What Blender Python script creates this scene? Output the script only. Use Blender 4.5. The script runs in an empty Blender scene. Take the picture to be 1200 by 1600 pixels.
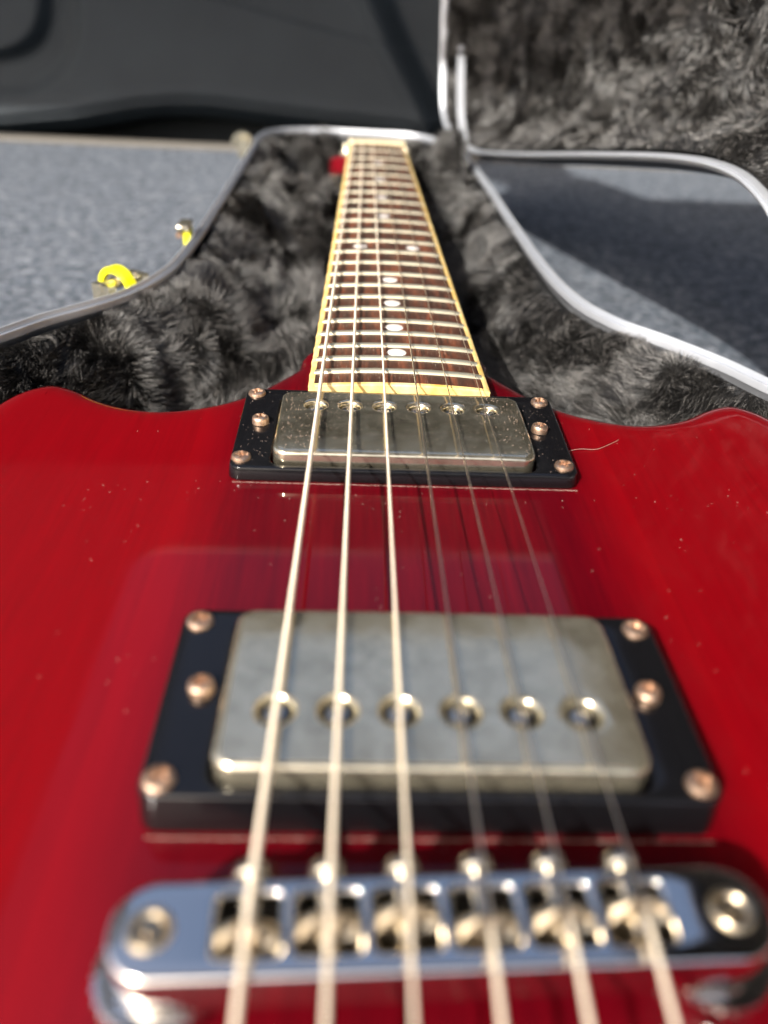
import bpy, bmesh, math, random
import numpy as np
from mathutils import Matrix, Vector
random.seed(5); rng = np.random.default_rng(11)
K = 0.001                                   # everything below is written in millimetres
S = bpy.context.scene
# ------------------------------------------------------------------ camera
cam_d = bpy.data.cameras.new('camera'); cam = bpy.data.objects.new('camera', cam_d)
S.collection.objects.link(cam); S.camera = cam
Rm = ((0.99882, -0.02466, -0.04179), (-0.02035, 0.56898, -0.82210), (0.04405, 0.82198, 0.56781))
m4 = Matrix(Rm).to_4x4(); m4.translation = Vector((-13.93, -55.24, 113.94)) * K
cam.matrix_world = m4
cam_d.sensor_fit = 'VERTICAL'; cam_d.sensor_height = 9.8; cam_d.lens = 1277.5 / 1600 * 9.8
cam_d.clip_start = 0.005; cam_d.clip_end = 500
cam_d.dof.use_dof = True; cam_d.dof.focus_distance = 0.243; cam_d.dof.aperture_fstop = 2.15
# ------------------------------------------------------------------ light
SUN = Vector((-0.75, -1.0, 1.0)).normalized()            # towards the sun
w = bpy.data.worlds.new('World'); S.world = w; w.use_nodes = True
nt = w.node_tree; bg = nt.nodes['Background']; sky = nt.nodes.new('ShaderNodeTexSky')
sky.sky_type = 'NISHITA'; sky.sun_disc = False
sky.sun_elevation = math.asin(SUN.z); sky.sun_rotation = math.atan2(SUN.x, SUN.y)
sky.air_density = .8; sky.dust_density = 5.0; sky.ozone_density = .5
nt.links.new(sky.outputs[0], bg.inputs[0]); bg.inputs[1].default_value = 0.125
sd = bpy.data.lights.new('sun', 'SUN'); sd.energy = 3.9; sd.angle = math.radians(0.55); sd.color = (1, .95, .87)
so = bpy.data.objects.new('sun', sd); S.collection.objects.link(so)
so.rotation_euler = SUN.to_track_quat('Z', 'Y').to_euler(); so.location = (0, 0, 3)
S.view_settings.view_transform = 'Standard'; S.view_settings.look = 'None'
S.view_settings.exposure = 1.02; S.view_settings.gamma = 1
S.render.engine = 'CYCLES'
S.cycles.max_bounces = 8

# ------------------------------------------------------------------ materials
def mat(name, col=(.5,.5,.5), rough=.5, metal=0, spec=.5, coat=0, coat_r=.05, fn=None):
    m = bpy.data.materials.new(name); m.use_nodes = True
    b = m.node_tree.nodes['Principled BSDF']
    b.inputs['Base Color'].default_value = (*col, 1); b.inputs['Roughness'].default_value = rough
    b.inputs['Metallic'].default_value = metal; b.inputs['Specular IOR Level'].default_value = spec
    b.inputs['Coat Weight'].default_value = coat; b.inputs['Coat Roughness'].default_value = coat_r
    if fn: fn(m.node_tree, b)
    return m
def nd(t, typ, **kw):
    n = t.nodes.new(typ)
    for k, v in kw.items():
        if k.startswith('i_'): n.inputs[k[2:].replace('_', ' ')].default_value = v
        else: setattr(n, k, v)
    return n
def coords(t, scale=(1,1,1), rot=(0,0,0), kind='Object'):
    c = nd(t, 'ShaderNodeTexCoord'); mp = nd(t, 'ShaderNodeMapping')
    mp.inputs['Scale'].default_value = scale; mp.inputs['Rotation'].default_value = rot
    t.links.new(c.outputs[kind], mp.inputs[0]); return mp.outputs[0]
def noise(t, vec, scale, detail=4, rough=.55, dist=0):
    n = nd(t, 'ShaderNodeTexNoise'); n.inputs['Scale'].default_value = scale
    n.inputs['Detail'].default_value = detail; n.inputs['Roughness'].default_value = rough
    n.inputs['Distortion'].default_value = dist
    t.links.new(vec, n.inputs['Vector']); return n.outputs['Fac']
def ramp(t, fac, stops):
    r = nd(t, 'ShaderNodeValToRGB'); e = r.color_ramp.elements
    while len(e) < len(stops): e.new(.5)
    for i, (p, c) in enumerate(stops):
        e[i].position = p; e[i].color = (*c, 1) if len(c) == 3 else c
    t.links.new(fac, r.inputs[0]); return r.outputs[0]
def mixc(t, fac, a, b, mode='MIX'):
    n = nd(t, 'ShaderNodeMix', data_type='RGBA', blend_type=mode)
    for sock, v in ((n.inputs[0], fac), (n.inputs[6], a), (n.inputs[7], b)):
        if isinstance(v, bpy.types.NodeSocket): t.links.new(v, sock)
        elif isinstance(v, (int, float)): sock.default_value = v
        else: sock.default_value = (*v, 1)
    return n.outputs[2]
def bump(t, b, fac, strength=.2, dist=.0005, prev=None, sock='Normal'):
    n = nd(t, 'ShaderNodeBump'); n.inputs['Strength'].default_value = strength; n.inputs['Distance'].default_value = dist
    t.links.new(fac, n.inputs['Height'])
    if prev: t.links.new(prev, n.inputs['Normal'])
    t.links.new(n.outputs[0], b.inputs[sock]); return n.outputs[0]

def f_body(t, b):
    v = coords(t, (1, .05, 1)); g = noise(t, v, 750, 6, .62, .3); g2 = noise(t, coords(t, (1, .10, 1)), 60, 3)
    c = ramp(t, g, [(.28, (.045, .0001, .0016)), (.72, (.120, .0003, .0034))])
    c = mixc(t, ramp(t, g2, [(.3, (0,0,0)), (.72, (.75,.75,.75))]), c, (.062, .0002, .0024))
    # three glued boards: the outer ones are a different piece of wood
    sx = nd(t, 'ShaderNodeSeparateXYZ'); t.links.new(nd(t, 'ShaderNodeTexCoord').outputs['Object'], sx.inputs[0])
    ab = nd(t, 'ShaderNodeMath', operation='ABSOLUTE'); t.links.new(sx.outputs[0], ab.inputs[0])
    gt = nd(t, 'ShaderNodeMath', operation='GREATER_THAN'); t.links.new(ab.outputs[0], gt.inputs[0]); gt.inputs[1].default_value = .057
    md = nd(t, 'ShaderNodeMapRange'); t.links.new(ab.outputs[0], md.inputs[0])
    md.inputs[1].default_value = .040; md.inputs[2].default_value = .057; md.inputs[3].default_value = 0; md.inputs[4].default_value = .45
    inner = mixc(t, md.outputs[0], mixc(t, .2, c, (.075, .0003, .005)), (.28, .0005, .002))
    outer = mixc(t, .28, c, (.34, .0005, .0024))
    c = mixc(t, gt.outputs[0], inner, outer)
    t.links.new(c, b.inputs['Base Color'])
    f = noise(t, coords(t), 28, 3)
    bump(t, b, f, .02, .001, sock='Coat Normal')
    sm = noise(t, coords(t), 35, 5, .6); t.links.new(ramp(t, sm, [(.4, (.03,)*3), (.75, (.09,)*3)]), b.inputs['Coat Roughness'])
M = {}
M['cherry'] = mat('cherry_lacquer', rough=.5, spec=.06, coat=.62, fn=f_body)
M['cherry_plain'] = mat('cherry_neck_lacquer', (.15, .001, .006), .35, coat=1)
def f_plastic(t, b):
    s = noise(t, coords(t, (1, .25, 1)), 120, 5, .65)
    t.links.new(ramp(t, s, [(.35, (.10,)*3), (.75, (.22,)*3)]), b.inputs['Roughness'])
    bump(t, b, noise(t, coords(t, (1, 1, 1), (0, 0, .6)), 260, 6, .7), .06, .0003)
M['ring'] = mat('black_pickup_ring_plastic', (.005, .005, .006), .18, spec=.5, fn=f_plastic)
def f_nickel(t, b):
    v = coords(t); a = noise(t, v, 160, 6, .65, .4); g = noise(t, v, 1400, 3, .7)
    c = ramp(t, a, [(.3, (.52, .47, .35)), (.55, (.74, .68, .52)), (.75, (.84, .78, .62))])
    c = mixc(t, ramp(t, g, [(.60, (0,)*3), (.74, (.55,)*3)]), c, (.25, .19, .12))
    t.links.new(c, b.inputs['Base Color'])
    s1 = noise(t, coords(t, (1, .05, 1), (0, 0, 1.2)), 1500, 4, .6); s2 = noise(t, coords(t, (1, .06, 1), (0, 0, .7)), 1300, 4, .6)
    sc = mixc(t, 1.0, ramp(t, s1, [(.70, (0,)*3), (.80, (.22,)*3)]), ramp(t, s2, [(.74, (0,)*3), (.82, (.12,)*3)]), 'ADD')
    ro = mixc(t, 1.0, ramp(t, a, [(.3, (.10,)*3), (.8, (.26,)*3)]), sc, 'ADD')
    t.links.new(ro, b.inputs['Roughness'])
    bump(t, b, noise(t, coords(t, (1, .15, 1), (0, 0, .5)), 700, 4, .7), .05, .0002, bump(t, b, noise(t, v, 60, 2), .05, .0010))
M['nickel'] = mat('aged_nickel', rough=.24, metal=.90, fn=f_nickel)
M['nickel_dull'] = mat('dusty_nickel', rough=.24, metal=.95, fn=f_nickel)
M['bare_nickel'] = mat('bare_nickel', (.62, .58, .50), .22, 1)
def f_chrome(t, b):
    g = noise(t, coords(t), 300, 4, .7)
    t.links.new(ramp(t, g, [(.3, (.05,)*3), (.8, (.17,)*3)]), b.inputs['Roughness'])
    bump(t, b, g, .05, .0002)
M['chrome'] = mat('bridge_chrome', (.86, .84, .80), rough=.12, metal=1, fn=f_chrome)
def f_rust(t, b):
    g = noise(t, coords(t, kind='Object'), 1100, 5, .7)
    t.links.new(ramp(t, g, [(.3, (.26, .15, .09)), (.5, (.56, .38, .27)), (.7, (.74, .60, .48))]), b.inputs['Base Color'])
    t.links.new(ramp(t, g, [(.3, (.6,)*3), (.7, (.36,)*3)]), b.inputs['Roughness']); bump(t, b, g, .25, .0002)
M['screw'] = mat('tarnished_screw_metal', rough=.35, metal=1, fn=f_rust)
M['saddle'] = mat('worn_saddle_metal', (.60, .50, .36), .3, 1, fn=lambda t, b: bump(t, b, noise(t, coords(t), 700, 4), .15, .0003))
M['dark'] = mat('dark_recess', (.01, .009, .008), .7)
M['fret'] = mat('fret_wire', (.64, .60, .45), .42, .85, fn=lambda t, b: bump(t, b, noise(t, coords(t, (1, 6, 1)), 500, 3), .12, .0002))
def f_bind(t, b):
    a = noise(t, coords(t), 70, 4, .6)
    t.links.new(ramp(t, noise(t, coords(t), 130, 5, .65), [(.3, (.72, .42, .09)), (.5, (.80, .58, .22)), (.7, (.84, .68, .36))]), b.inputs['Base Color'])
    bump(t, b, noise(t, coords(t), 400, 3), .08, .0003)
M['binding'] = mat('aged_cream_binding', rough=.33, spec=.5, fn=f_bind)
M['binding_end'] = mat('amber_end_binding', (.80, .42, .06), .33)
M['nut'] = mat('bone_nut', (.72, .64, .42), .4)
def f_rose(t, b):
    v = coords(t, (1, .05, 1)); g = noise(t, v, 1500, 5, .75, .2); g2 = noise(t, coords(t, (1, .10, 1)), 260, 5, .65, .5)
    c = ramp(t, g2, [(.3, (.022, .010, .007)), (.5, (.065, .022, .012)), (.72, (.21, .062, .026))])
    c = mixc(t, ramp(t, g, [(.34, (1,)*3), (.44, (0,)*3)]), c, (.012, .008, .007))
    c = mixc(t, ramp(t, noise(t, v, 2600, 3, .8), [(.62, (0,)*3), (.70, (.6,)*3)]), c, (.42, .36, .28))
    t.links.new(c, b.inputs['Base Color']); bump(t, b, g, .5, .0005)
M['rosewood'] = mat('rosewood', rough=.45, spec=.4, fn=f_rose)
M['pearl'] = mat('pearloid_inlay', (.80, .76, .72), .25, fn=lambda t, b: t.links.new(ramp(t, noise(t, coords(t), 300, 3, .6, 1), [(.3, (.66, .62, .58)), (.7, (.86, .83, .80))]), b.inputs['Base Color']))
def f_wound(t, b):
    wv = nd(t, 'ShaderNodeTexWave', wave_type='BANDS', bands_direction='Y'); wv.inputs['Scale'].default_value = 2*math.pi/(20*.00056)
    wv.inputs['Distortion'].default_value = .3
    t.links.new(coords(t), wv.inputs['Vector']); bump(t, b, wv.outputs['Fac'], 1.0, .00025)
    t.links.new(ramp(t, wv.outputs['Fac'], [(.0, (.60, .47, .33)), (.5, (1.0, .90, .74))]), b.inputs['Base Color'])
M['wound'] = mat('wound_string_metal', rough=.5, metal=.45, fn=f_wound)
M['plain'] = mat('plain_steel_string', (.92, .80, .66), .30, 1)
def f_alu(t, b):
    t.links.new(ramp(t, noise(t, coords(t), 120, 4, .7), [(.3, (.38,)*3), (.8, (.55,)*3)]), b.inputs['Roughness'])
    bump(t, b, noise(t, coords(t), 1000, 3), .08, .0002)
M['alu'] = mat('aluminium_valance', (.58, .61, .66), .36, .65, fn=f_alu)
M['abs'] = mat('black_case_shell', (.022, .023, .025), .5, fn=lambda t, b: bump(t, b, noise(t, coords(t), 900, 3), .4, .0004))
M['lining'] = mat('plush_backing', (.012, .0115, .011), .9, spec=.1)
def f_fur(t, b):
    hi = nd(t, 'ShaderNodeHairInfo')
    c = ramp(t, hi.outputs['Random'], [(0, (.007, .007, .0075)), (.5, (.010, .0097, .0093)), (.80, (.06, .056, .052)), (1, (.45, .43, .41))])
    c2 = mixc(t, hi.outputs['Intercept'], (.006, .006, .006), c)  # shade at the roots and gleam on pale strands painted into the colour
    t.links.new(c2, b.inputs['Base Color'])
M['fur'] = mat('charcoal_plush_pile', rough=.34, spec=1.0, fn=f_fur)
def f_carpet(t, b):
    v = coords(t); a = noise(t, v, 125, 8, .92); l = noise(t, v, 55, 4, .6)
    c = ramp(t, a, [(.40, (.030, .040, .055)), (.5, (.155, .185, .23)), (.60, (.55, .58, .63))])
    c = mixc(t, ramp(t, l, [(.35, (0,)*3), (.7, (.45,)*3)]), c, (.13, .14, .16), 'MIX')
    t.links.new(c, b.inputs['Base Color']); bump(t, b, a, .9, .004)
M['carpet'] = mat('grey_needle_felt', rough=.95, spec=.1, fn=f_carpet)
def f_trim(t, b):
    bump(t, b, noise(t, coords(t), 260, 5, .8), .7, .003)
    t.links.new(ramp(t, noise(t, coords(t), 9, 3), [(.3, (.015, .021, .027)), (.7, (.022, .030, .037))]), b.inputs['Base Color'])
M['trim'] = mat('grey_trim_plastic', rough=.36, spec=.4, fn=f_trim)
M['sill'] = mat('beige_sill_plastic', (.13, .12, .105), .5)
M['headliner'] = mat('headliner_cloth', (.62, .60, .57), .9, spec=.1, fn=lambda t, b: bump(t, b, noise(t, coords(t), 600, 3), .3, .001))
M['yellow'] = mat('latch_yellow', (.80, .76, .01), .3)  # plain yellow for the near hasp and the far latch
M['rubber'] = mat('black_rubber', (.012,)*3, .5)
M['dust'] = mat('dust_fleck', (.34, .26, .22), .9)

# ------------------------------------------------------------------ mesh helpers
def link(o, parent=None):
    S.collection.objects.link(o)
    if parent: o.parent = parent
    return o
def tag(o, label=None, cat=None, group=None, kind=None):
    if label: o['label'] = label
    if cat: o['category'] = cat
    if group: o['group'] = group
    if kind: o['kind'] = kind
    return o
def empty(name, loc=(0,0,0)):
    o = bpy.data.objects.new(name, None); o.empty_display_size = .02; link(o); o.location = Vector(loc) * K; return o
def mesh_obj(name, V, F, m, parent=None, smooth=True, angle=None, loc=None):
    me = bpy.data.meshes.new(name); V = np.asarray(V, float) * K
    me.from_pydata(V.tolist(), [], F); me.materials.append(m)
    me.polygons.foreach_set('use_smooth', [smooth] * len(me.polygons))
    bm = bmesh.new(); bm.from_mesh(me); bmesh.ops.recalc_face_normals(bm, faces=bm.faces)
    bm.to_mesh(me); bm.free()
    if smooth and angle: me.set_sharp_from_angle(angle=math.radians(angle))
    o = bpy.data.objects.new(name, me); link(o, parent)
    if loc is not None: o.location = Vector(loc) * K
    return o
def copy(o, loc=None, rot=None, parent='same'):
    c = o.copy(); S.collection.objects.link(c)
    if parent != 'same': c.parent = parent
    if loc is not None: c.location = Vector(loc) * K
    if rot is not None: c.rotation_euler = rot
    return c
def crom(P, k=10, closed=False):
    P = np.asarray(P, float); n = len(P); out = []
    for i in range(n if closed else n - 1):
        if closed: a, b, c, d = P[(i-1) % n], P[i], P[(i+1) % n], P[(i+2) % n]
        else: a, b, c, d = P[max(i-1, 0)], P[i], P[i+1], P[min(i+2, n-1)]
        for t in np.linspace(0, 1, k, endpoint=False):
            out.append(.5 * ((2*b) + (c-a)*t + (2*a-5*b+4*c-d)*t*t + (3*b-a-3*c+d)*t**3))
    if not closed: out.append(P[-1])
    return np.array(out)
def resample(P, n, closed=True):
    Q = np.vstack([P, P[:1]]) if closed else P
    s = np.r_[0, np.cumsum(np.linalg.norm(np.diff(Q, axis=0), axis=1))]
    t = np.linspace(0, s[-1], n, endpoint=not closed)
    return np.stack([np.interp(t, s, Q[:, k]) for k in range(Q.shape[1])], 1)
def normals2(P, closed=True):
    T = (np.roll(P, -1, 0) - np.roll(P, 1, 0)) if closed else np.gradient(P, axis=0)
    T = T / np.maximum(np.linalg.norm(T, axis=1)[:, None], 1e-9)
    return np.stack([T[:, 1], -T[:, 0]], 1)
def area(P): x, y = P[:, 0], P[:, 1]; return .5 * np.sum(x * np.roll(y, -1) - y * np.roll(x, -1))
def rrect(x0, x1, y0, y1, r, n=6):
    out = []
    for cx, cy, a0 in ((x1-r, y1-r, 0), (x0+r, y1-r, 90), (x0+r, y0+r, 180), (x1-r, y0+r, 270)):
        for k in range(n + 1):
            a = math.radians(a0 + 90 * k / n); out.append((cx + r*math.cos(a), cy + r*math.sin(a)))
    return np.array(out)
def circ(cx, cy, r, n=20): return np.array([(cx + r*math.cos(2*math.pi*k/n), cy + r*math.sin(2*math.pi*k/n)) for k in range(n)])
def plate(name, outlines, z0, z1, bev, m, parent=None, warp=None, res=3, angle=50, cuts=None):
    """flat plate with holes and rounded edges (a filled 2-D curve turned into a mesh)"""
    cu = bpy.data.curves.new('tmp', 'CURVE'); cu.dimensions = '2D'; cu.fill_mode = 'BOTH'
    cu.extrude = max((z1 - z0) / 2 - bev, 0.001) ; cu.bevel_depth = bev; cu.bevel_resolution = res
    for i, P in enumerate(outlines):
        P = np.asarray(P)
        if (area(P) < 0) != (i > 0): P = P[::-1]
        if bev > 0:
            P = P - normals2(P) * bev          # curve bevel grows outwards
        sp = cu.splines.new('POLY'); sp.points.add(len(P) - 1); sp.use_cyclic_u = True
        sp.points.foreach_set('co', np.c_[P, np.zeros(len(P)), np.ones(len(P))].ravel())
    to = bpy.data.objects.new('tmp', cu); S.collection.objects.link(to)
    dg = bpy.context.evaluated_depsgraph_get(); me = bpy.data.meshes.new_from_object(to.evaluated_get(dg))
    bpy.data.objects.remove(to); bpy.data.curves.remove(cu)
    me.name = name
    if cuts:
        bm = bmesh.new(); bm.from_mesh(me)
        for ax, vals in enumerate(cuts):
            for q in vals:
                nrm = Vector((1, 0, 0)) if ax == 0 else Vector((0, 1, 0))
                bmesh.ops.bisect_plane(bm, geom=bm.verts[:]+bm.edges[:]+bm.faces[:], dist=1e-4, plane_co=nrm*float(q), plane_no=nrm)
        bm.to_mesh(me); bm.free()
    co = np.empty(len(me.vertices) * 3); me.vertices.foreach_get('co', co); co = co.reshape(-1, 3)
    co[:, 2] += (z0 + z1) / 2
    if warp: co = warp(co)
    me.vertices.foreach_set('co', (co * K).ravel())
    bm = bmesh.new(); bm.from_mesh(me); bmesh.ops.remove_doubles(bm, verts=bm.verts, dist=1e-6)
    bmesh.ops.recalc_face_normals(bm, faces=bm.faces); bm.to_mesh(me); bm.free()
    me.materials.clear(); me.materials.append(m)
    me.polygons.foreach_set('use_smooth', [True] * len(me.polygons)); me.set_sharp_from_angle(angle=math.radians(angle))
    o = bpy.data.objects.new(name, me); link(o, parent); return o
def sweep(path, prof, closed=False, up=(0, 0, 1), scale=None):
    """prof: list of (outward, up) along a 3-D path; returns V, F"""
    P = np.asarray(path, float); n = len(P); up = np.asarray(up, float)
    T = (np.roll(P, -1, 0) - np.roll(P, 1, 0)) if closed else np.gradient(P, axis=0)
    T /= np.maximum(np.linalg.norm(T, axis=1)[:, None], 1e-9)
    N = np.cross(T, up); N /= np.maximum(np.linalg.norm(N, axis=1)[:, None], 1e-9); B = np.cross(N, T)
    k = len(prof); V = []
    for i in range(n):
        s = 1 if scale is None else scale[i]
        for (a, b) in prof: V.append(P[i] + N[i]*a*s + B[i]*b*s)
    F = []
    for i in range(n if closed else n - 1):
        j = (i + 1) % n
        for q in range(k):
            r = (q + 1) % k; F.append((i*k+q, i*k+r, j*k+r, j*k+q))
    if not closed: F += [tuple(range(k)), tuple(reversed(range((n-1)*k, n*k)))]
    return V, F
def tube(path, r, seg=12, closed=False, up=(0, 0, 1), scale=None):
    return sweep(path, [(r*math.cos(2*math.pi*a/seg), r*math.sin(2*math.pi*a/seg)) for a in range(seg)], closed, up, scale)
def lathe(prof, seg=32):
    V = []; F = []; k = len(prof)
    for i in range(seg):
        a = 2*math.pi*i/seg
        for r, z in prof: V.append((r*math.cos(a), r*math.sin(a), z))
    for i in range(seg):
        j = (i+1) % seg
        for q in range(k-1): F.append((i*k+q, j*k+q, j*k+q+1, i*k+q+1))
    return V, F
def box(x0, x1, y0, y1, z0, z1):
    return ([(x0,y0,z0),(x1,y0,z0),(x1,y1,z0),(x0,y1,z0),(x0,y0,z1),(x1,y0,z1),(x1,y1,z1),(x0,y1,z1)],
            [(0,3,2,1),(4,5,6,7),(0,1,5,4),(1,2,6,5),(2,3,7,6),(3,0,4,7)])
def join(parts):
    V = []; F = []
    for v, f in parts:
        o = len(V); V += [tuple(p) for p in v]; F += [tuple(i + o for i in q) for q in f]
    return V, F
def bevel_mod(o, wd, seg=2):
    b = o.modifiers.new('bevel', 'BEVEL'); b.width = wd * K; b.segments = seg; b.limit_method = 'ANGLE'; b.harden_normals = False
    return o
def screw_mesh(r, h, slot='cross', rings=16, seg=72, sw=.42, sl=.62):
    V = [(0, 0, 0)]; F = []
    def top(x, y, q):
        z = h * math.sqrt(max(1 - (q*.93)**2, 0)) if q < 1 else 0
        a, b = abs(x)/r, abs(y)/r
        cut = (a < sw*.42 and b < sl) or (b < sw*.42 and a < sl)
        if slot == 'hex': cut = math.hypot(a, b) < .36
        if slot == 'line': cut = a < .17 and b < .96
        return z - (h*.75 if cut else 0)
    V = [(0, 0, top(0, 0, 0))]
    for i in range(1, rings + 1):
        q = i / rings
        for k in range(seg):
            a = 2*math.pi*k/seg; x, y = r*q*math.cos(a), r*q*math.sin(a); V.append((x, y, top(x, y, q)))
    for k in range(seg): a = 2*math.pi*k/seg; V.append((r*1.0*math.cos(a), r*math.sin(a), -1.2))
    for k in range(seg): F.append((0, 1+k, 1+(k+1) % seg))
    for i in range(rings):
        for k in range(seg):
            a, b = 1+i*seg+k, 1+i*seg+(k+1) % seg; F.append((a, a+seg, b+seg, b))
    return V, F

# value noise for displacing plush, returns values in -1..1
_tab = rng.random((64, 64, 64, 3)) * 2 - 1
def vnoise(P, scale, ch=0):
    Q = np.asarray(P) / scale; i = np.floor(Q).astype(int); f = Q - i; f = f*f*(3-2*f); out = 0
    for dx in (0, 1):
        for dy in (0, 1):
            for dz in (0, 1):
                wgt = (f[:, 0] if dx else 1-f[:, 0]) * (f[:, 1] if dy else 1-f[:, 1]) * (f[:, 2] if dz else 1-f[:, 2])
                val = _tab[(i[:, 0]+dx) % 64, (i[:, 1]+dy) % 64, (i[:, 2]+dz) % 64]
                out = out + (wgt[:, None] * val if ch is None else wgt * val[:, ch])
    return out
def smooth(a, b, x): t = np.clip((x-a)/(b-a), 0, 1); return t*t*(3-2*t)

# ================================================================== THE CAR
def zr(y): return -.0627 * (np.asarray(y, float) - 180)            # plane of the case rim
FL = 75                                                            # rim above floor
x = np.linspace(-1500, 720, 40); y = np.linspace(-700, 1232, 40)
V = [(a, b, float(zr(b)) - FL) for b in y for a in x]
F = [(j*40+i, j*40+i+1, (j+1)*40+i+1, (j+1)*40+i) for j in range(39) for i in range(39)]
floor = mesh_obj('cargo_floor', V, F, M['carpet']); tag(floor, kind='structure')
sill = empty('sill_strip', (0, 1240, -141))
tag(sill, 'beige sill strip along the far edge of the grey carpet', 'sill strip')
v, f = sweep(np.array([(-1500, 1238, 0), (-300, 1240, 0), (718, 1238, 0)]) - np.array((0, 1240, 0)), [(8, -8), (8, 3), (5, 6), (-4, 7), (-9, 7), (-9, -8)])
strip = mesh_obj('strip', v, f, M['sill'], sill, smooth=False)
clip_v, clip_f = box(-10, 10, -14, -5, -4, 14)
peg = bevel_mod(mesh_obj('peg', clip_v, clip_f, M['rubber'], sill, loc=(172, 0, 4)), 2)

# moulded side trim, one relief sheet with real depth
def trimY(x, z):
    y = 1262 + .10 * (z + 140)
    # lower lip: the sheet turns back underneath a long bulging edge
    zl = np.interp(x, [-700, -532, -430, -340, -290, -230, -120, 22, 100, 300, 700], [-122, -116, -104, -86, -80, -79, -88, -97, -104, -112, -112])
    d = z - zl
    y = y + np.where(d < 0, 26 * smooth(0, 30, -d) + 120*smooth(24, 50, -d), 0) - 4*np.exp(-((d-7)/8.)**2) + 4*np.exp(-((d+1)/3.)**2)
    # handle recess high on the left: two nested soft steps
    def rr(cx, cz, hx, hz, p=3.2): return (np.abs((x-cx)/hx)**p + np.abs((z-cz)/hz)**p) ** (1/p)
    q = rr(-590, 62, 185, 150)
    y = y + 16 * (1 - smooth(.88, 1.05, q))
    q2 = rr(-590, 75, 138, 113)
    y = y - 15 * (1 - smooth(.93, 1.03, q2)) + 10 * np.exp(-((q2-1.06)/.028)**2)
    # crease across the upper part
    c = z - np.interp(x, [-700, -310, 20, 60, 800], [80, 66, 0, -8, -150])
    y = y + 5 * smooth(-5, 5, c) + 3*np.exp(-((c)/2.)**2)
    # right end: the panel turns away into the corner
    e = x - np.interp(z, [-170, -101, -9, 60, 800], [104, 84, 26, -12, -300])
    y = y + np.where(e > 0, 60 * smooth(0, 46, e), 0) - 5*np.exp(-((e+6)/8.)**2)
    e2 = x - 230
    y = y - np.where(e2 > 0, 50 * smooth(0, 120, e2), 0)
    return y
xs = np.r_[np.linspace(-1500, -720, 12, endpoint=False), np.linspace(-720, 320, 300), np.linspace(325, 720, 20)]
zs = np.r_[np.linspace(-185, 110, 150), np.linspace(125, 760, 20)]
X, Z = np.meshgrid(xs, zs); Y = trimY(X, Z)
V = np.stack([X, Y, Z], -1).reshape(-1, 3); nx = len(xs)
F = [(j*nx+i, j*nx+i+1, (j+1)*nx+i+1, (j+1)*nx+i) for j in range(len(zs)-1) for i in range(nx-1)]
trim = mesh_obj('side_trim_panel', V, F, M['trim']); tag(trim, 'moulded dark grey plastic side panel of the car boot with a curved lip', 'trim panel')
# unseen roof lining shaped to block sky reflections, opening added to let light in; its rear edge shades the top of the open lid
edge = lambda y: -417 - .375 * (y + 77)
roof_out = np.array([(edge(-900), -900), (900, -900), (900, 1420), (-1500, 1420), (-1500, 400), (edge(400), 400)])
roof_hole = rrect(-390, 680, 90, 1085, 60)
roof = plate('roof_lining', [roof_out, roof_hole], 762, 767, 1, M['headliner']); tag(roof, kind='structure')
V, F = box(722, 760, -900, 1420, -220, 758)
seat = mesh_obj('rear_wall', V, F, M['trim'], smooth=False); tag(seat, kind='structure')

# ================================================================== THE CASE
case = empty('guitar_case', (0, 180, -75)); OC = np.array((0, 180, -75))
tag(case, 'open black hard guitar case with charcoal plush lining and aluminium rim', 'guitar case')
rimL = [(-187,-120),(-189,-40),(-182,40),(-170,120),(-154,180),(-136,214),(-127,232),(-115,249),(-105,267),(-98,292),(-95,331),(-96,417),(-100,558),(-105,707),(-107,773),(-98,826),(-67,848),(-15,848),(43,836),(65,795),(73,745),(79,690),(79,561),(77,432),(76.5,332),(80,281),(89,252),(103,231),(116,209),(124,190),(137,160),(150,118),(159,60),(166,-10),(172,-70),(176,-140),(160,-205),(120,-245),(50,-262),(-50,-262),(-125,-245),(-170,-195)]
RIM = resample(crom(rimL, 14, True), 640)
if area(RIM) > 0: RIM = RIM[::-1]           # clockwise so that sweep's outward side is outside
RIM3 = np.c_[RIM, zr(RIM[:, 1])]
up = np.array((0, .0627, 1)); up /= np.linalg.norm(up)
sgn = -1 if np.cross((RIM3[1]-RIM3[0]), up)[0] * (RIM3[0][0]) < 0 else 1
prof_b = [(-3.2,-1.9),(-3.2,.2),(-2.9,1.0),(-2.3,1.2),(-1.8,.8),(-1.5,-2.2),(.5,-2.2),(.7,1.4),(1.3,2.6),(2.4,2.6),(3.2,1.8),(3.8,.2),(5.0,-.6),(5.0,-9),(4.2,-9),(3.6,-7)]
prof_l = [(-3.2,-5),(-3.2,.2),(-2.6,1.2),(-.8,1.4),(-.3,2.6),(.5,2.6),(.9,1.2),(2.8,1.0),(4.0,.2),(4.4,-1.5),(4.4,-9),(3.4,-9),(3.2,-5)]
def P2(p): return [(a*.60*sgn, b*.85) for a, b in p]
v, f = sweep(RIM3 - OC, P2(prof_b), True, up); rim_o = mesh_obj('base_rim', v, f, M['alu'], case, angle=35)
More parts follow.
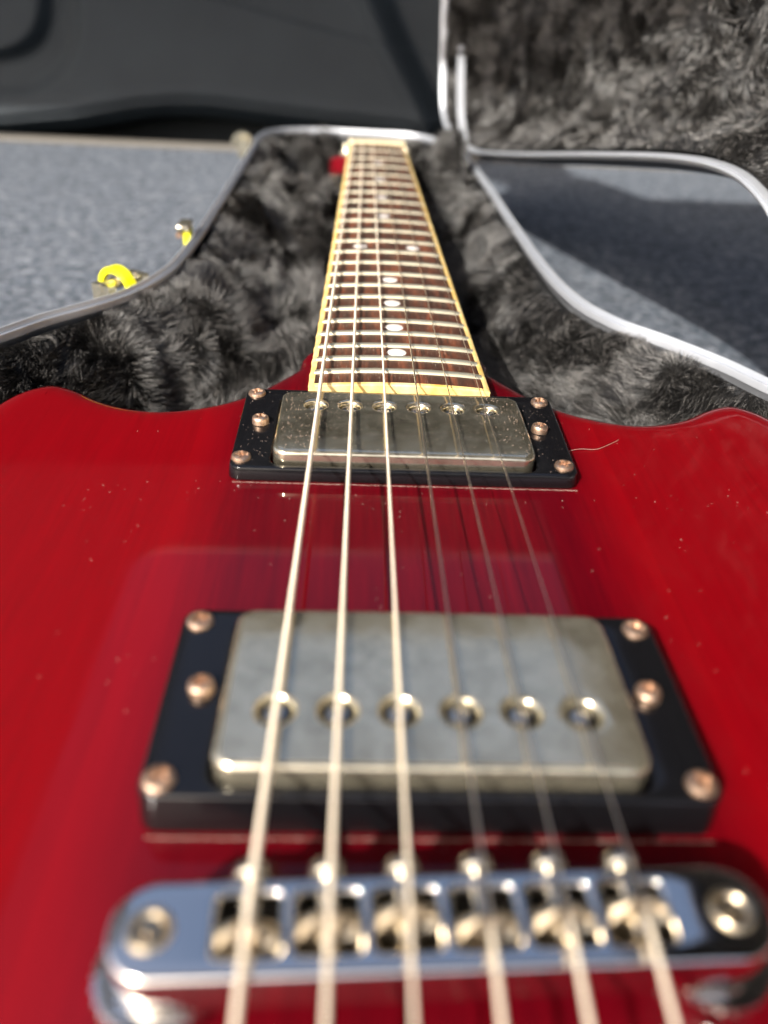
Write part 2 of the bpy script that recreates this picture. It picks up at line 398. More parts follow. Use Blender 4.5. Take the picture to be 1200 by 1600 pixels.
# base shell
def shell(depth, flat):
    N = normals2(RIM) ; 
    if np.mean(np.sum(N * (RIM - RIM.mean(0)), 1)) < 0: N = -N
    rings = [(2.8, -4), (2.8, -.25*depth), (2.0, -.6*depth), (-1, -.85*depth), (-8, -depth+1.5), (-16, -depth)]
    V = []; n = len(RIM)
    for a, d in rings:
        Q = RIM + N*a; V += [tuple(p) for p in np.c_[Q, zr(Q[:, 1]) + d]]
    F = []
    for r in range(len(rings)-1):
        for i in range(n): j = (i+1) % n; F.append((r*n+i, r*n+j, (r+1)*n+j, (r+1)*n+i))
    F.append(tuple(range((len(rings)-1)*n, len(rings)*n)))
    return np.array(V), F
v, f = shell(FL - 1.5, 0); mesh_obj('base_shell', v - OC, f, M['abs'], case, angle=50)

# outline as left / right x for each y (body cavity and neck)
def spans(y, inset):
    P = RIM; Q = np.roll(P, -1, 0); L = np.full(len(y), 1e9); R = np.full(len(y), -1e9)
    for k, yy in enumerate(y):
        m_ = (P[:, 1] - yy) * (Q[:, 1] - yy) <= 0
        if m_.any():
            a, b = P[m_], Q[m_]; t = (yy - a[:, 1]) / np.where(abs(b[:, 1]-a[:, 1]) < 1e-9, 1e-9, b[:, 1]-a[:, 1])
            xx = a[:, 0] + t*(b[:, 0]-a[:, 0]); L[k] = xx.min() + inset; R[k] = xx.max() - inset
    return L, R
YN = np.r_[np.linspace(-258, 120, 60, endpoint=False), np.linspace(120, 330, 130, endpoint=False), np.linspace(330, 843, 190)]
Lx, Rx = spans(YN, 3.4); U = np.linspace(0, 1, 110)
def base_z(x, y, L, R, rows=None):
    dl = x - L; dr = R - x; d = np.minimum(dl, dr); ends = np.minimum(843 - y, y + 258); d = np.minimum(d, ends*1.2)
    deep = 52 - 20*smooth(232, 300, y) - 6*smooth(500, 560, y) + 30*smooth(655, 690, y)
    wid = 58 - 22*smooth(240, 330, y)
    z = zr(y) - 3.4 - deep * smooth(-4, 1, d/wid * 1.0) * smooth(0, 1, d/wid)**.8
    # trough right under the neck
    z = z - 12*(1 - smooth(24, 38, np.abs(x))) * smooth(230, 260, y)
    z = z - 22*(1 - smooth(90, 140, y))
    z = z + 36*smooth(0, 12, d-3)*smooth(22, 30, x)*smooth(595, 625, y)*(1-smooth(675, 700, y))
    z = z + 14*smooth(0, 14, d-6)*smooth(24, 40, -x)*smooth(520, 560, y)*(1-smooth(622, 640, y))
    P = np.stack([x, y, z], -1).reshape(-1, 3)
    b_ = vnoise(P, 34, 0)*9 + vnoise(P, 17, 1)*10 + vnoise(P, 8, 2)*4
    return z + b_.reshape(z.shape) * smooth(0, 18, d)
Xg = Lx[:, None] + (Rx - Lx)[:, None]*U[None]; Yg = np.repeat(YN[:, None], len(U), 1)
Zg = base_z(Xg, Yg, Lx[:, None], Rx[:, None]); G = np.stack([Xg, Yg, Zg], -1)
def grid_obj(name, G, m, parent, off):
    a, b = G.shape[:2]; F = [(j*b+i, j*b+i+1, (j+1)*b+i+1, (j+1)*b+i) for j in range(a-1) for i in range(b-1)]
    return mesh_obj(name, G.reshape(-1, 3) - off, F, m, parent)
pl_b = grid_obj('base_plush', G, M['lining'], case, OC)

# lid: the same outline turned about the hinge line
H1 = np.array((82., 715., float(zr(715)))); H2 = np.array((161., 50., float(zr(50)))); TH = -math.radians(89)
kk = (H2-H1)/np.linalg.norm(H2-H1)
def lidrot(P):
    q = np.asarray(P, float) - H1; c, s = math.cos(TH), math.sin(TH)
    return H1 + q*c + np.cross(kk, q)*s + np.outer(q @ kk, kk)*(1-c)
lift = up * 2.2                             # closed, the lid's rim would sit on the base's
RIML = lidrot(RIM3 + lift); upL = (lidrot([H1 + up])[0] - H1)   # this "up" points outwards from the closed lid
v, f = sweep(RIML - OC, [(a*.52*sgn, -b*.8) for a, b in prof_l], True, upL); mesh_obj('lid_rim', v, f, M['alu'], case, angle=35)
LD = 46
sv, sf = shell(LD, 0); n_ = len(RIM); rel = sv[:, 2] - zr(sv[:, 1])
NB_ = normals2(RIM); NB_ = NB_ if np.mean(np.sum(NB_*(RIM-RIM.mean(0)), 1)) > 0 else -NB_
for r_i, bul in enumerate((0, 3, 3, 1, 0, 0)):
    sv[r_i*n_:(r_i+1)*n_, :2] += NB_*bul
sv[:, 2] = 2*zr(sv[:, 1]) - sv[:, 2] + 2.2
mesh_obj('lid_shell', lidrot(sv) - OC, sf, M['abs'], case, angle=50)
YL = np.linspace(-250, 838, 330); Ll, Rl = spans(YL, 3.0); UL = np.linspace(0, 1, 120)
Xl = Ll[:, None] + (Rl-Ll)[:, None]*UL[None]; Yl = np.repeat(YL[:, None], len(UL), 1)
dl = np.minimum(np.minimum(Xl-Ll[:, None], Rl[:, None]-Xl), np.minimum(838-Yl, Yl+250))
Zl = zr(Yl) + 4 + 36*smooth(0, 20, dl)**.6
PP = np.stack([Xl, Yl, Zl], -1).reshape(-1, 3)
Zl = Zl - ((vnoise(PP, 30, 0)*9 + vnoise(PP, 15, 1)*9).reshape(Zl.shape)) * smooth(4, 18, dl)
GL = lidrot(np.stack([Xl, Yl, Zl], -1).reshape(-1, 3)).reshape(Xl.shape + (3,))
pl_l = grid_obj('lid_plush', GL, M['lining'], case, OC)
# pile
def edge_f(u): return .45 + .55*smooth(0, .10, np.minimum(u, 1-u))
def fur(name, G, count, weight, length, rad, parent, off, flip=1, lean=1.0, clump=4.5):
    a, b = G.shape[:2]
    C = (G[:-1, :-1] + G[1:, 1:]) / 2
    d1 = G[1:, 1:] - G[:-1, :-1]; d2 = G[1:, :-1] - G[:-1, 1:]
    N = np.cross(d1, d2)*flip; A = np.linalg.norm(N, axis=-1)/2; Nn = N/np.maximum(np.linalg.norm(N, axis=-1), 1e-9)[..., None]
    W = A * weight(C); W = W.ravel() / W.sum()
    idx = rng.choice(len(W), count, p=W); j, i = idx // (b-1), idx % (b-1)
    u, vv = rng.random(count)[:, None], rng.random(count)[:, None]
    P = (G[j, i]*(1-u) + G[j, i+1]*u)*(1-vv) + (G[j+1, i]*(1-u) + G[j+1, i+1]*u)*vv
    n = Nn[j, i]
    flow = vnoise(P, 38, None) + .55*vnoise(P + 300, 15, None)
    flow -= n*np.sum(flow*n, 1)[:, None]
    cl = .8*vnoise(P + 77, 6.0, None) + .9*vnoise(P + 131, 2.6, None)
    ed = edge_f(i / (b-1))[:, None]
    L = length * ed * (.75 + .5*rng.random(count))[:, None] * (1 + .45*vnoise(P + 40, 14, 0))[:, None]
    d = n*.62 + flow*1.5*lean + rng.normal(0, .13, (count, 3)); d /= np.linalg.norm(d, axis=1)[:, None]
    pts = []
    for k, t in enumerate((0, .28, .55, .8, 1.0)):
        q = P + d*L*t + (cl*clump*.55 - n*1.4 + flow*1.8)*(t**1.8) * (L/length)
        pts.append(q)
    Q = np.stack(pts, 1) - off
    hc = bpy.data.hair_curves.new(name); hc.add_curves([5]*count)
    hc.position_data.foreach_set('vector', (Q*K).astype(np.float32).ravel())
    at = hc.attributes.get('radius') or hc.attributes.new('radius', 'FLOAT', 'POINT')
    rr = np.tile(np.array([1, .95, .8, .55, .2]), (count, 1)) * rad(P)[:, None]
    at.data.foreach_set('value', (rr*K).astype(np.float32).ravel())
    hc.materials.append(M['fur'])
    o = bpy.data.objects.new(name, hc); link(o, parent); tag(o, kind='stuff'); return o
def wb(C):
    y = C[..., 1]; return np.where(y < 130, .02, np.where(y < 330, 3.2, np.where(y < 520, 1.1, .55))) * (1 - .9*(1-smooth(18, 26, np.abs(C[..., 0])))*(y > 200))
fur('base_pile', G, 300000, wb, 8.6, lambda P: np.interp(P[:, 1], [150, 300, 500, 840], [.06, .08, .13, .22]), case, OC, flip=1)
def wl(C): return np.where((C[..., 2] > 230) | (C[..., 1] < 150), .16, 1.0) 
fur('lid_pile', GL, 190000, wl, 5.6, lambda P: np.interp(P[:, 1], [250, 840], [.12, .22]), case, OC, flip=-1, clump=5)
# lid stay: small nickel arm at the head end hinge
st = crom([(82, 742, -30), (78, 760, -8), (77, 775, 14), (77, 790, 36)], 8)
v, f = sweep(st - OC, [(-1.2, -3.2), (1.2, -3.2), (1.2, 3.2), (-1.2, 3.2)], False, (1, .1, 0)); mesh_obj('lid_stay', v, f, M['alu'], case, smooth=False)
v, f = lathe([(0, 1.6), (2.6, 1.4), (3, 0), (3, -2), (0, -2)], 20); kn = mesh_obj('rivet', v, f, M['alu'], case, loc=np.array((77, 792, 42)) - OC)
copy(kn, np.array((88, 724, -30)) - OC)
# latches on the long side of the case
def latch(x, y, ang, big, yellow):
    z = float(zr(y)); p = bpy.data.objects.new('latch', None)
    return
def latch_parts(x, y, ang, yellow, sc=1.0):
    z = float(zr(y)); R = Matrix.Rotation(ang, 3, 'Z')
    def tr(v): return [tuple((np.array(R @ Vector(p))*sc + np.array((x, y, z)) - OC)) for p in v]
    v, f = box(-13, 13, 1, 3, -26, -3)                       # back plate on the case wall
    plate_o = bevel_mod(mesh_obj('latch', tr(v), f, M['nickel'], case), .6)
    parts = []
    for sx in (-10, 10):
        a, b = box(sx-1.8, sx+1.8, 3, 13, -12, 3); parts.append((a, b))
    a, b = lathe([(0, -12), (2.2, -12), (2.2, 12), (0, 12)], 14); a = [(p[2], p[1]+9, p[0]+1) for p in a]; parts.append((a, b))
    v, f = join(parts); o = mesh_obj('knuckle', tr(v), f, M['nickel'], plate_o, angle=40); o.matrix_parent_inverse.identity()
    arc = np.array([(0, 10 + 8.5*math.cos(t) , -2 + 8.5*math.sin(t)) for t in np.linspace(-.5, 3.3, 22)])
    v, f = sweep(arc, [(-7, -1.3), (7, -1.3), (7, 1.3), (-7, 1.3)], False, (1, 0, 0.001))
    v2, f2 = sweep(arc, [(-1.3, -2.3), (1.3, -2.3), (1.3, 2.3), (-1.3, 2.3)], False, (1, 0, 0.001))
    o = mesh_obj('hasp', tr(v2), f2, M['yellow' if yellow else 'nickel'], plate_o, angle=40)
    arc3 = arc * np.array((1, .74, .74)) + np.array((0, 2.6, -.4))
    v3, f3 = sweep(arc3, [(-.8, -13), (.8, -13), (.8, -9), (-.8, -9)], False, (1, 0, .001))
    mesh_obj('spring_wire', tr([(p[0]+12, p[1], p[2]) for p in v3]), f3, M['nickel'], plate_o, angle=40)
    sm_v, sm_f = screw_mesh(1.6, .6, rings=4, seg=16)
    for sx in (-9, 9):
        mesh_obj('rivet', tr([(p[0]+sx, 3.2 + p[2], p[1]-22) for p in sm_v]), sm_f, M['screw'], plate_o)
latch_parts(-104.5, 275.5, math.radians(58), True, .95)
zz = float(zr(372)); v, f = box(-101.5, -98.2, 366, 376, zz-24, zz+4)
lt = bevel_mod(mesh_obj('latch', np.array(v) - OC, f, M['yellow'], case), .5)
v, f = box(-104.5, -98.0, 364, 378, zz+4, zz+7); bevel_mod(mesh_obj('cap', np.array(v) - OC, f, M['nickel'], lt), .9)
v, f = lathe([(0, -6), (1.5, -6), (1.5, 6), (0, 6)], 14); v = [(p[0]-103.5, p[2]+371, p[1]+zz+2) for p in v]; mesh_obj('pin', np.array(v) - OC, f, M['screw'], lt, angle=40)
latch_parts(-109, 745, math.radians(90), False, 1.0)

# ================================================================== THE GUITAR
gtr = empty('electric_guitar', (0, 0, -38)); OG = np.array((0, 0, -38.))
tag(gtr, 'cherry red double cutaway electric guitar lying in the open case', 'guitar')
half = [(29.5,207),(32.5,196),(38,187),(46,176),(56,168),(68,163.6),(78,164),(88,168),(97,174.5),(105,178),(112,175.5),(118,168),(121.5,155),(120.5,135),(115,108),(112,80),(116,48),(128,14),(144,-26),(155,-70),(156,-112),(143,-152),(114,-181),(68,-198),(0,-204)]
H = crom(half, 10)
BO = np.vstack([H[:-1], (H * np.array((-1, 1)))[::-1][:-1]]); BO = resample(BO, 420)
if area(BO) < 0: BO = BO[::-1]
NB = normals2(BO)
if np.mean(np.sum(NB*(BO-BO.mean(0)), 1)) < 0: NB = -NB
prof = [(-11, 0), (-8, -.05), (-5.5, -.35), (-3.4, -1.0), (-1.8, -2.1), (-.7, -3.5), (-.1, -5.2), (0, -7), (0, -27), (-.8, -31), (-3, -33.6), (-8, -35)]
V = []; n = len(BO); fade = smooth(196, 185, BO[:, 1]) * 0 + np.where(BO[:, 1] > 196, .25, 1.0)
def lapl(P, it):
    for _ in range(it): P = (np.roll(P, 1, 0) + P*2 + np.roll(P, -1, 0))/4
    return P
for a, z in prof:
    Q = lapl(BO + NB*a*fade[:, None], 2 if a < -4 else 0); V += [tuple(p) for p in np.c_[Q, np.full(n, z)]]
F = []
for r in range(len(prof)-1):
    for i in range(n): j = (i+1) % n; F.append((r*n+i, r*n+j, (r+1)*n+j, (r+1)*n+i))
from mathutils.geometry import tessellate_polygon
for o_ in (0, (len(prof)-1)*n):
    F += [tuple(i + o_ for i in t) for t in tessellate_polygon([[Vector((p[0], p[1], 0)) for p in V[o_:o_+n]]])]
body = mesh_obj('body', np.array(V) - OG, F, M['cherry'], gtr, angle=30)
# neck surfaces
Z22, ZN = 6.64, -11.3
def zf(y): return Z22 + (ZN - Z22)*(y - 176)/(628-176)
YE = 165.8
def hw(y): return 21.6 + (27.6-21.6)*(628 - y)/(628-YE)
def crown(x): return -x*x/(2*300.)
ys = np.linspace(150, 640, 50); V = []; F = []; kseg = 14
for yy in ys:
    wv = hw(yy) - .3; t = 18.5 + 3*smooth(520, 180, yy) if yy > 215 else 26
    for a in np.linspace(0, math.pi, kseg): V.append((wv*math.cos(a), yy, zf(yy) - 5.2 - t*math.sin(a)**.8 if 0 < a < math.pi else zf(yy)-5.2))
for j in range(len(ys)-1):
    for i in range(kseg): k = (i+1) % kseg; F.append((j*kseg+i, j*kseg+k, (j+1)*kseg+k, (j+1)*kseg+i))
F += [tuple(range(kseg)), tuple(range((len(ys)-1)*kseg, len(ys)*kseg))]
V = [p for p in V]
keep = np.array(V) - OG; mesh_obj('neck', keep, F, M['cherry_plain'], gtr, angle=60)
# headstock, tilted back
ho = crom([(-20, 634), (-24, 641), (-35, 656), (-38, 685), (-29, 740), (-26, 790), (-20, 812), (-8, 806), (0, 802), (8, 806), (20, 812), (24, 790), (26, 740), (26, 695), (24, 662), (21.5, 645), (19, 634)], 5)
ho = resample(ho, 90); ho = ho[::-1] if area(ho) < 0 else ho
def hwarp(c): c[:, 2] += -20 - (c[:, 1]-630)*math.tan(math.radians(17)); return c
hs = plate('headstock', [ho], -14, 0, 1.5, M['cherry_plain'], gtr, warp=lambda c: hwarp(c) - OG)
def on_hs(x, y, dz=0): return np.array((x, y, -20 - (y-630)*math.tan(math.radians(17)) + dz))
v, f = lathe([(0, 12), (2.6, 12), (3.2, 10), (3.2, 3), (5.4, 2.4), (5.4, 0), (0, 0)], 20)
tp = mesh_obj('tuning_peg', v, f, M['nickel'], gtr, loc=on_hs(-24, 664) - OG)
bt_v, bt_f = lathe([(0, -5), (3, -4.6), (4.6, -3), (5, 0), (4.6, 3), (3, 4.6), (0, 5)], 18)
bt_v = [(p[2]*1.0, p[0]*1.25, p[1]*.9) for p in bt_v]; btn = mesh_obj('tuner_button', [(p[0]-13, p[1], p[2]-22) for p in bt_v], bt_f, M['nickel'], tp)
stv, stf = tube([(-3, 0, -22), (-11, 0, -22)], 1.6, 10); stem = mesh_obj('stem', stv, stf, M['nickel'], tp)
for sx, yy in ((-27, 716), (-25, 756), (26, 676), (27, 716), (25, 756)):
    c = copy(tp, on_hs(sx, yy) - OG)
    if sx > 0: c.rotation_euler = (0, 0, math.pi)
    for ch in (btn, stem): copy(ch, parent=c)

# fingerboard with binding
yb = np.linspace(YE + 1.8, 626.5, 90); xsn = np.linspace(-1, 1, 15); V = []; F = []
for yy in yb:
    for s_ in xsn: xx = s_*(hw(yy) - 2.0); V.append((xx, yy, zf(yy) + crown(xx)))
for yy in yb:
    for s_ in (-1, 1): V.append((s_*(hw(yy)-2.0), yy, zf(yy) - 5.6))
c = len(xsn); o2 = len(yb)*c
for j in range(len(yb)-1):
    for i in range(c-1): F.append((j*c+i, j*c+i+1, (j+1)*c+i+1, (j+1)*c+i))
fb = mesh_obj('fingerboard', np.array(V) - OG, F, M['rosewood'], gtr)
def fr(n): return 628/2**(n/12)
FR = [fr(k) for k in range(1, 23)]
# side binding: follows the board, swelling a little into a nib at each fret
for sd_ in (-1, 1):
    yy = np.unique(np.r_[np.linspace(YE, 628, 160), [q + d for q in FR for d in (-1.3, -.6, 0, .6, 1.3)]])
    V = []; F = []
    for q in yy:
        nib = max(math.exp(-((q-a)/.9)**2) for a in FR); wv = hw(q)
        zt = zf(q) + crown(wv-1.5)
        xo = sd_*(wv - .45*(1-nib)); xi = sd_*(wv-2.05)
        for (px, pz) in ((xi, zt+.15+.5*nib), (sd_*(wv-1.0), zt+.12+.45*nib), (sd_*(wv-.35), zt-.25+.2*nib), (xo, zt-.9), (sd_*wv, zt-5.4), (xi, zt-5.4)): V.append((px, q, pz))
    for j in range(len(yy)-1):
        for i in range(6): k = (i+1) % 6; F.append((j*6+i, j*6+k, (j+1)*6+k, (j+1)*6+i))
    F += [tuple(range(6)), tuple(range(len(V)-6, len(V)))]
    mesh_obj('binding', np.array(V) - OG, F, M['binding'], fb, angle=40).location = Vector((0, 0, 0))
# end binding strip
V = []; F = []; xe = np.linspace(-(hw(YE)-2.1), hw(YE)-2.1, 16)
for xx in xe:
    zt = zf(YE) + crown(xx)
    V += [(xx, YE+1.9, zt+.05), (xx, YE+.5, zt+.05), (xx, YE+.1, zt-.3), (xx, YE, zt-6.2), (xx, YE+1.9, zt-6.2)]
for j in range(15):
    for i in range(5): k = (i+1) % 5; F.append((j*5+i, j*5+k, (j+1)*5+k, (j+1)*5+i))
F += [tuple(range(5)), tuple(range(75, 80))]
mesh_obj('end_binding', np.array(V) - OG, F, M['binding'], fb, angle=40)
# frets
fp = [(-1.3, 0), (-1.15, .5), (-.7, .9), (0, 1.05), (.7, .9), (1.15, .5), (1.3, 0)]
for yy in FR:
    wv = hw(yy) - 1.7; V = []; F = []
    for xx in np.linspace(-wv, wv, 17):
        e = 1 if abs(xx) < wv - .5 else .72
        for a, b in fp: V.append((xx, yy + a, zf(yy) + crown(xx) + b*e - .03))
    for j in range(16):
        for i in range(6): F.append((j*7+i, j*7+i+1, (j+1)*7+i+1, (j+1)*7+i))
        F.append((j*7+6, j*7, (j+1)*7, (j+1)*7+6))
    F += [tuple(range(7)), tuple(range(112, 119))]
    mesh_obj('fret', np.array(V) - OG, F, M['fret'], fb, angle=50)
v, f = lathe([(0, .10), (2.9, .10), (3.15, .04), (3.2, -.4)], 30)
dot = None
for nn, xx in ((3, 0), (5, 0), (7, 0), (9, 0), (12, -12), (12, 12), (15, 0), (17, 0), (19, 0), (21, 0)):
    yy = (fr(nn) + fr(nn-1))/2; p = np.array((xx, yy, zf(yy) + crown(xx) + .02)) - OG
    if dot is None: dot = mesh_obj('inlay_dot', v, f, M['pearl'], fb, loc=p); dot.rotation_euler.x = -.04
    else: copy(dot, p)
V = []; F = []
nut = plate('nut', [rrect(-21.8, 21.8, 626.4, 632, .8)], -16, -8.6, .7, M['nut'], gtr, warp=lambda c: np.c_[c[:, :2], c[:, 2] + crown(c[:, 0])] - OG)

# ------------------------------------------------------------------ pickups
SCR = {}
def make_screw(kind, r, h, slot, m):
    v, f = screw_mesh(r, h, slot); return v, f, m
def pickup(y0, y1, za, zb, cy0, cy1, cz_front, cz_back, poley, screws, hscrews):
    """ring spans y0..y1 with height za (front) to zb (back)"""
    cy = (y0+y1)/2; O = np.array((0, cy, 0.))
    lin = lambda y, a, b: a + (b-a)*(y-y0)/(y1-y0)
    def wring(c):
        k = np.clip((c[:, 2])/10., 0, 1); c = c.copy()
        hgt = lin(c[:, 1], za, zb)
        c[:, 0] *= 1 + .012*(1-k); c[:, 1] = cy + (c[:, 1]-cy)*(1 + .018*(1-k))
        c[:, 2] = .15 + (c[:, 2]/10.)*(hgt - .15); return c - O
    ring = plate('pickup', [rrect(-45, 45, y0, y1, 3.2), rrect(-34.8, 34.8, cy0-.7, cy1+.7, 3)], 0, 10, .8, M['ring'], gtr, warp=wring, res=3)
    ring.location = Vector(O - OG)*K
    tilt = lambda y: cz_front + (cz_back-cz_front)*(y-cy0)/(cy1-cy0)
    def wcov(c):
        c = c.copy(); u = (c[:, 1]-(cy0+cy1)/2)/((cy1-cy0)/2); q = c[:, 0]/34.; c[:, 2] += tilt(c[:, 1]) + .5*(1-np.abs(u)**3) + .25*(1-np.abs(q)**4); return c - O
    polesx = [-25.2, -15.1, -5.05, 5.05, 15.1, 25.2] if y0 < 60 else [-24.2, -14.6, -4.85, 4.85, 14.6, 24.2]
    cov = plate('pickup_cover', [rrect(-34.2, 34.2, cy0, cy1, 3.6, 8)] + [circ(px, poley, 2.75, 24) for px in polesx], -9, 0, 1.3, M['nickel' if y0 < 60 else 'nickel_dull'], ring, warp=wcov, res=5, angle=60, cuts=(np.linspace(-31, 31, 14), np.linspace(cy0+1.6, cy1-1.6, 16)))
    # dark floor seen in the screw wells
    v, f = box(-33, 33, cy0+2, cy1-2, -3, -2.6); v = [(a, b, c_ + tilt(b)) for a, b, c_ in v]
    mesh_obj('bobbin_top', np.array(v) - O, f, M['dark'], cov, smooth=False)
    v, f = screw_mesh(2.3, .75, 'cross' if y0 > 60 else 'hex')
    first = None
    for px in polesx:
        p = np.array((px, poley, tilt(poley) - (.95 if y0 > 60 else .55))) - O
        if first is None: first = mesh_obj('pole_screw', v, f, M['bare_nickel'], cov, loc=p, angle=40)
        else: copy(first, p)
        cov.children[-1].rotation_euler.z = random.uniform(0, 3)
    v, f = screw_mesh(2.55, 1.15, 'cross', sw=.5); first = None
    for px, py in screws:
        p = np.array((px, py, lin(py, za, zb) + .05)) - O
        if first is None: first = c_ = mesh_obj('mounting_screw', v, f, M['screw'], ring, loc=p, angle=40)
        else: c_ = copy(first, p)
        c_.rotation_euler = (random.uniform(-.06, .06), random.uniform(-.06, .06), random.uniform(0, 1.5))
    v, f = screw_mesh(2.3, 1.3, 'cross', sw=.5); first = None
    for px, py in hscrews:
        p = np.array((px, py, lin(py, za, zb) + 1.15)) - O
        if first is None: first = c_ = mesh_obj('height_screw', v, f, M['screw'], ring, loc=p, angle=40)
        else: c_ = copy(first, p)
        c_.rotation_euler = (random.uniform(-.1, .1), random.uniform(-.1, .1), random.uniform(0, 1.5))
    return ring
pk1 = pickup(122.4, 166.4, 3.9, 4.4, 124.8, 161.2, 7.4, 6.6, 151.3, ((-42.0, 163.0), (-42.3, 127.2), (41.6, 162.6), (41.9, 127.0)), ((-39.2, 145.8), (38.6, 145.4)))
pk1['label'] = 'neck pickup with dusty dull nickel cover, at the end of the fingerboard'
pk2 = pickup(21.2, 64.6, 8.7, 7.5, 24.0, 61.2, 12.1, 10.9, 35.4, ((-41.6, 60.6), (-41.8, 24.2), (41.6, 60.6), (41.9, 24.4)), ((-38.5, 43.0), (38.7, 43.0)))
pk2['label'] = 'bridge pickup with brighter nickel cover, nearest the camera'
# dusty wax line along the front of each ring
# ------------------------------------------------------------------ bridge
br_rot = math.radians(2.2); BC = np.array((-.2, .4, 0))
holes = []; sx_ = [-25.2, -15.2, -5.2, 4.8, 14.8, 24.8]
for q in sx_: holes.append(rrect(q-4.0, q+4.0, -3.6, 4.2, .5, 2))
bo = np.vstack([[(xx, yy) for xx, yy in rrect(-42.5, 42.5, -6.4, 6.4, 5.9, 10)]])
br = plate('bridge', [bo] + holes, 5.2, 13.0, .8, M['chrome'], gtr, warp=lambda c: c - np.array((0, 0, 8.2)), res=3, angle=40)
br.location = Vector(BC + np.array((0, 0, 8.2)) - OG)*K; br.rotation_euler.z = br_rot
v, f = box(-30, 30, -4.8, 5.2, -2.2, -1.4); mesh_obj('saddle_tray', v, f, M['dark'], br, smooth=False)
def saddle_mesh():
    prof_s = [(-1.5, -1.4), (-1.5, 4.2), (-.5, 7.4), (.4, 7.4), (1.4, 4.6), (1.5, -1.4)]
    V = []; 
    for xx in (-3.8, -1.3, -.5, .5, 1.3, 3.8):
        dz = -.7 if abs(xx) <= .5 else 0
        for a, b in prof_s: V.append((xx, a, (b if b < 5 or abs(xx) < 2 else 5.4) + (dz if b > 7 else 0)))
    F = []
    for j in range(5):
        for i in range(6): k = (i+1) % 6; F.append((j*6+i, j*6+k, (j+1)*6+k, (j+1)*6+i))
    F += [tuple(range(6)), tuple(range(30, 36))]; return V, F
sv_, sf_ = saddle_mesh()
offs = [-1.0, -.2, .6, -1.0, -.3, .6]; s0 = None; sc0 = None
sh_v, sh_f = join([lathe([(0, 0), (2.2, 0), (2.5, .3), (2.5, 1.6), (2.2, 2.0), (1.2, 2.1), (0, 2.1)], 18), lathe([(1.15, -9), (1.3, -8.5), (1.15, -8), (1.3, -7.5), (1.15, -7), (1.3, -6.5), (1.15, -6), (1.3, -5.5), (1.15, -5), (1.3, -4.5), (1.15, -4), (1.3, -3.5), (1.15, -3), (1.3, -2), (1.15, 0)], 12)])
sh_v = [(a, c_, b) for a, b, c_ in sh_v]          # axis along +y
for q, of in zip(sx_, offs):
    if s0 is None: s0 = bevel_mod(mesh_obj('saddle', sv_, sf_, M['saddle'], br, smooth=False, loc=(q, of, 0)), .15)
    else: copy(s0, (q, of, 0))
    if sc0 is None: sc0 = mesh_obj('saddle_screw', sh_v, sh_f, M['bare_nickel'], br, angle=40, loc=(q, 6.6, 3.6))
    else: copy(sc0, (q, 6.6, 3.6))
pv, pf = lathe([(0, 5.1), (.8, 5.1), (.9, 4.8), (1.6, 4.8), (2.0, 5.3), (2.6, 5.4), (3.0, 5.0), (3.1, 4.4), (3.1, -8.0), (0, -8)], 30)
tw = []
for k in range(60):
    a = 2*math.pi*k/60; r = 8.4 if k % 2 else 8.0
    tw.append((r*math.cos(a), r*math.sin(a)))
post = mesh_obj('post', pv, pf, M['saddle'], br, angle=40, loc=(-37.2, 0, 0))
whl = plate('thumbwheel', [np.array(tw)], -7.2, -4.4, .5, M['chrome'], br, res=1, angle=30); whl.location = Vector((-37.2, 0, 0))*K
copy(post, (37.2, 0, 0)); copy(whl, (37.2, 0, 0))
# tailpiece (just below the frame)
tpz = plate('tailpiece', [rrect(-44, 44, -52, -39, 6.2, 8)], 6, 14, 3.2, M['chrome'], gtr, warp=lambda c: c - OG, res=6, angle=60)
v, f = lathe([(0, 15), (4.5, 15), (6, 13.5), (6, 9), (4, 9), (4, 0), (0, 0)], 26)
ts = mesh_obj('tailpiece_stud', v, f, M['chrome'], gtr, angle=40, loc=np.array((-41, -46, .1)) - OG); copy(ts, np.array((41, -46, .1)) - OG)
# ------------------------------------------------------------------ strings
xb = [-25.2, -15.2, -5.2, 4.8, 14.8, 24.8]; xn = [-17.6, -10.8, -3.7, 3.5, 10.5, 17.4]
gau = [1.15, .90, .66, .44, .34, .26]
for k in range(6):
    r = gau[k]/2; zb_ = 15.1 + r + (.2 if k in (1, 2, 3, 4) else 0)
    ysd = offs[k] + .4 + xb[k]*math.tan(br_rot)
    path = [(xb[k]*1.01, -46, 10.5)] + [(xb[k], ysd, zb_)]
    a = np.array((xb[k], ysd, zb_)); bq = np.array((xn[k], 628, -9.0 + r)); 
    P = [np.array((xb[k]*1.01, -45, 10.5))*(1-t) + a*t for t in np.linspace(0, .985, 8)] + [a] + [a*(1-t) + bq*t for t in np.r_[.003, np.linspace(.02, 1, 40)]]
    pe = on_hs((-26, -27, -25, 25, 27, 26)[k], (676, 716, 756, 756, 716, 676)[k], 7) + np.array(((3 if k < 3 else -3), -1, 0))
    P.append(pe)
    v, f = tube(P, r, 14, up=(0, 0, 1))
    s_ = mesh_obj('string', np.array(v) - OG, f, M['wound' if k < 3 else 'plain'], gtr)
    if k > 2:                                # the plain strings' twisted ball-end lock reaches up to the saddle
        v, f = tube([P[0]*(1-t) + a*t for t in np.linspace(0, .97, 10)], .46, 12)
        mesh_obj('ball_end_twist', np.array(v) - OG, f, M['wound'], s_)
    if k == 0: s_['label'] = 'thickest wound bass string, furthest left'
    if k == 5: s_['label'] = 'thinnest plain treble string, furthest right'

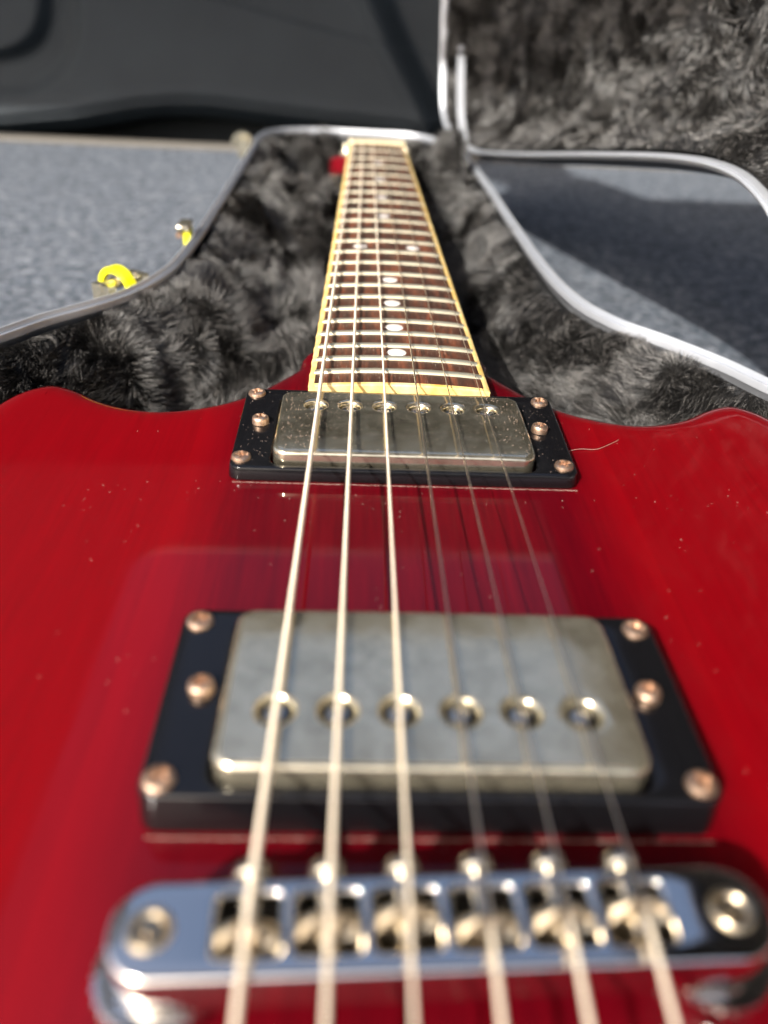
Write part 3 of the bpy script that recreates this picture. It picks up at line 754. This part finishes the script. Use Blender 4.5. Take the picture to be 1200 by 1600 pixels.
# ------------------------------------------------------------------ dust and lint lying on the guitar
def fleck(p, r, parts):
    v = []; k = 5; a0 = rng.random()*6
    for i in range(k):
        a = a0 + 2*math.pi*i/k; q = r*(.6 + .7*rng.random()); v.append((p[0]+q*math.cos(a), p[1]+q*math.sin(a), p[2]))
    v.append((p[0], p[1], p[2]+r*.8)); parts.append((v, [(i, (i+1) % k, k) for i in range(k)]))
parts = []
for _ in range(1100):
    xx, yy = rng.uniform(-105, 105), rng.uniform(10, 160)
    if abs(xx) < 46 and (19 < yy < 66 or yy > 121): continue
    if rng.random() > .35 + .6*smooth(60, 130, np.array(yy)): continue
    if rng.random() > .15 + 1.2*max(float(vnoise(np.array([[xx, yy, 5.]]), 26, 1)[0]), 0) + (.7 if 112 < yy < 121 else 0): continue
    fleck((xx, yy, .02), rng.uniform(.05, .15), parts)
for _ in range(900):
    fleck((rng.uniform(-33, 33), (yy := rng.uniform(126, 160)), 7.4 - .8*(yy-124.8)/36.4 + .5*(1-abs((yy-143)/18.2)**3) + .2), rng.uniform(.06, .16), parts)
for _ in range(110):
    fleck(((-1 if rng.random() < .5 else 1)*rng.uniform(35.6, 44), (yy := rng.uniform(124, 165)), 3.95 + .5*(yy-122.4)/44), rng.uniform(.05, .14), parts)
for _ in range(260):
    yy = rng.uniform(170, 260); xx = rng.uniform(-24, 24); fleck((xx, yy, zf(yy) + crown(xx) + .02), rng.uniform(.05, .12), parts)
# pale polish residue packed along the front foot of both rings
for yq in (121.6, 20.2):
    xq = -44
    while xq < 45:
        fleck((xq, yq + rng.normal(0, .07), .02), rng.uniform(.07, .17), parts); xq += rng.uniform(.08, .3)
v, f = join(parts); dust = mesh_obj('dust', v, f, M['dust'], smooth=False); tag(dust, kind='stuff')
tag(dust, 'pale dust flecks scattered over the guitar top', 'dust')
p = crom([(45.6, 141, .2), (50, 142.5, .5), (55, 143, .3), (60, 146.5, .2), (63, 149, .2)], 8)
v, f = tube(p, .055, 6); tag(mesh_obj('lint_thread', v, f, M['dust']), 'fine pale lint thread on the red top, right of the neck pickup', 'lint')
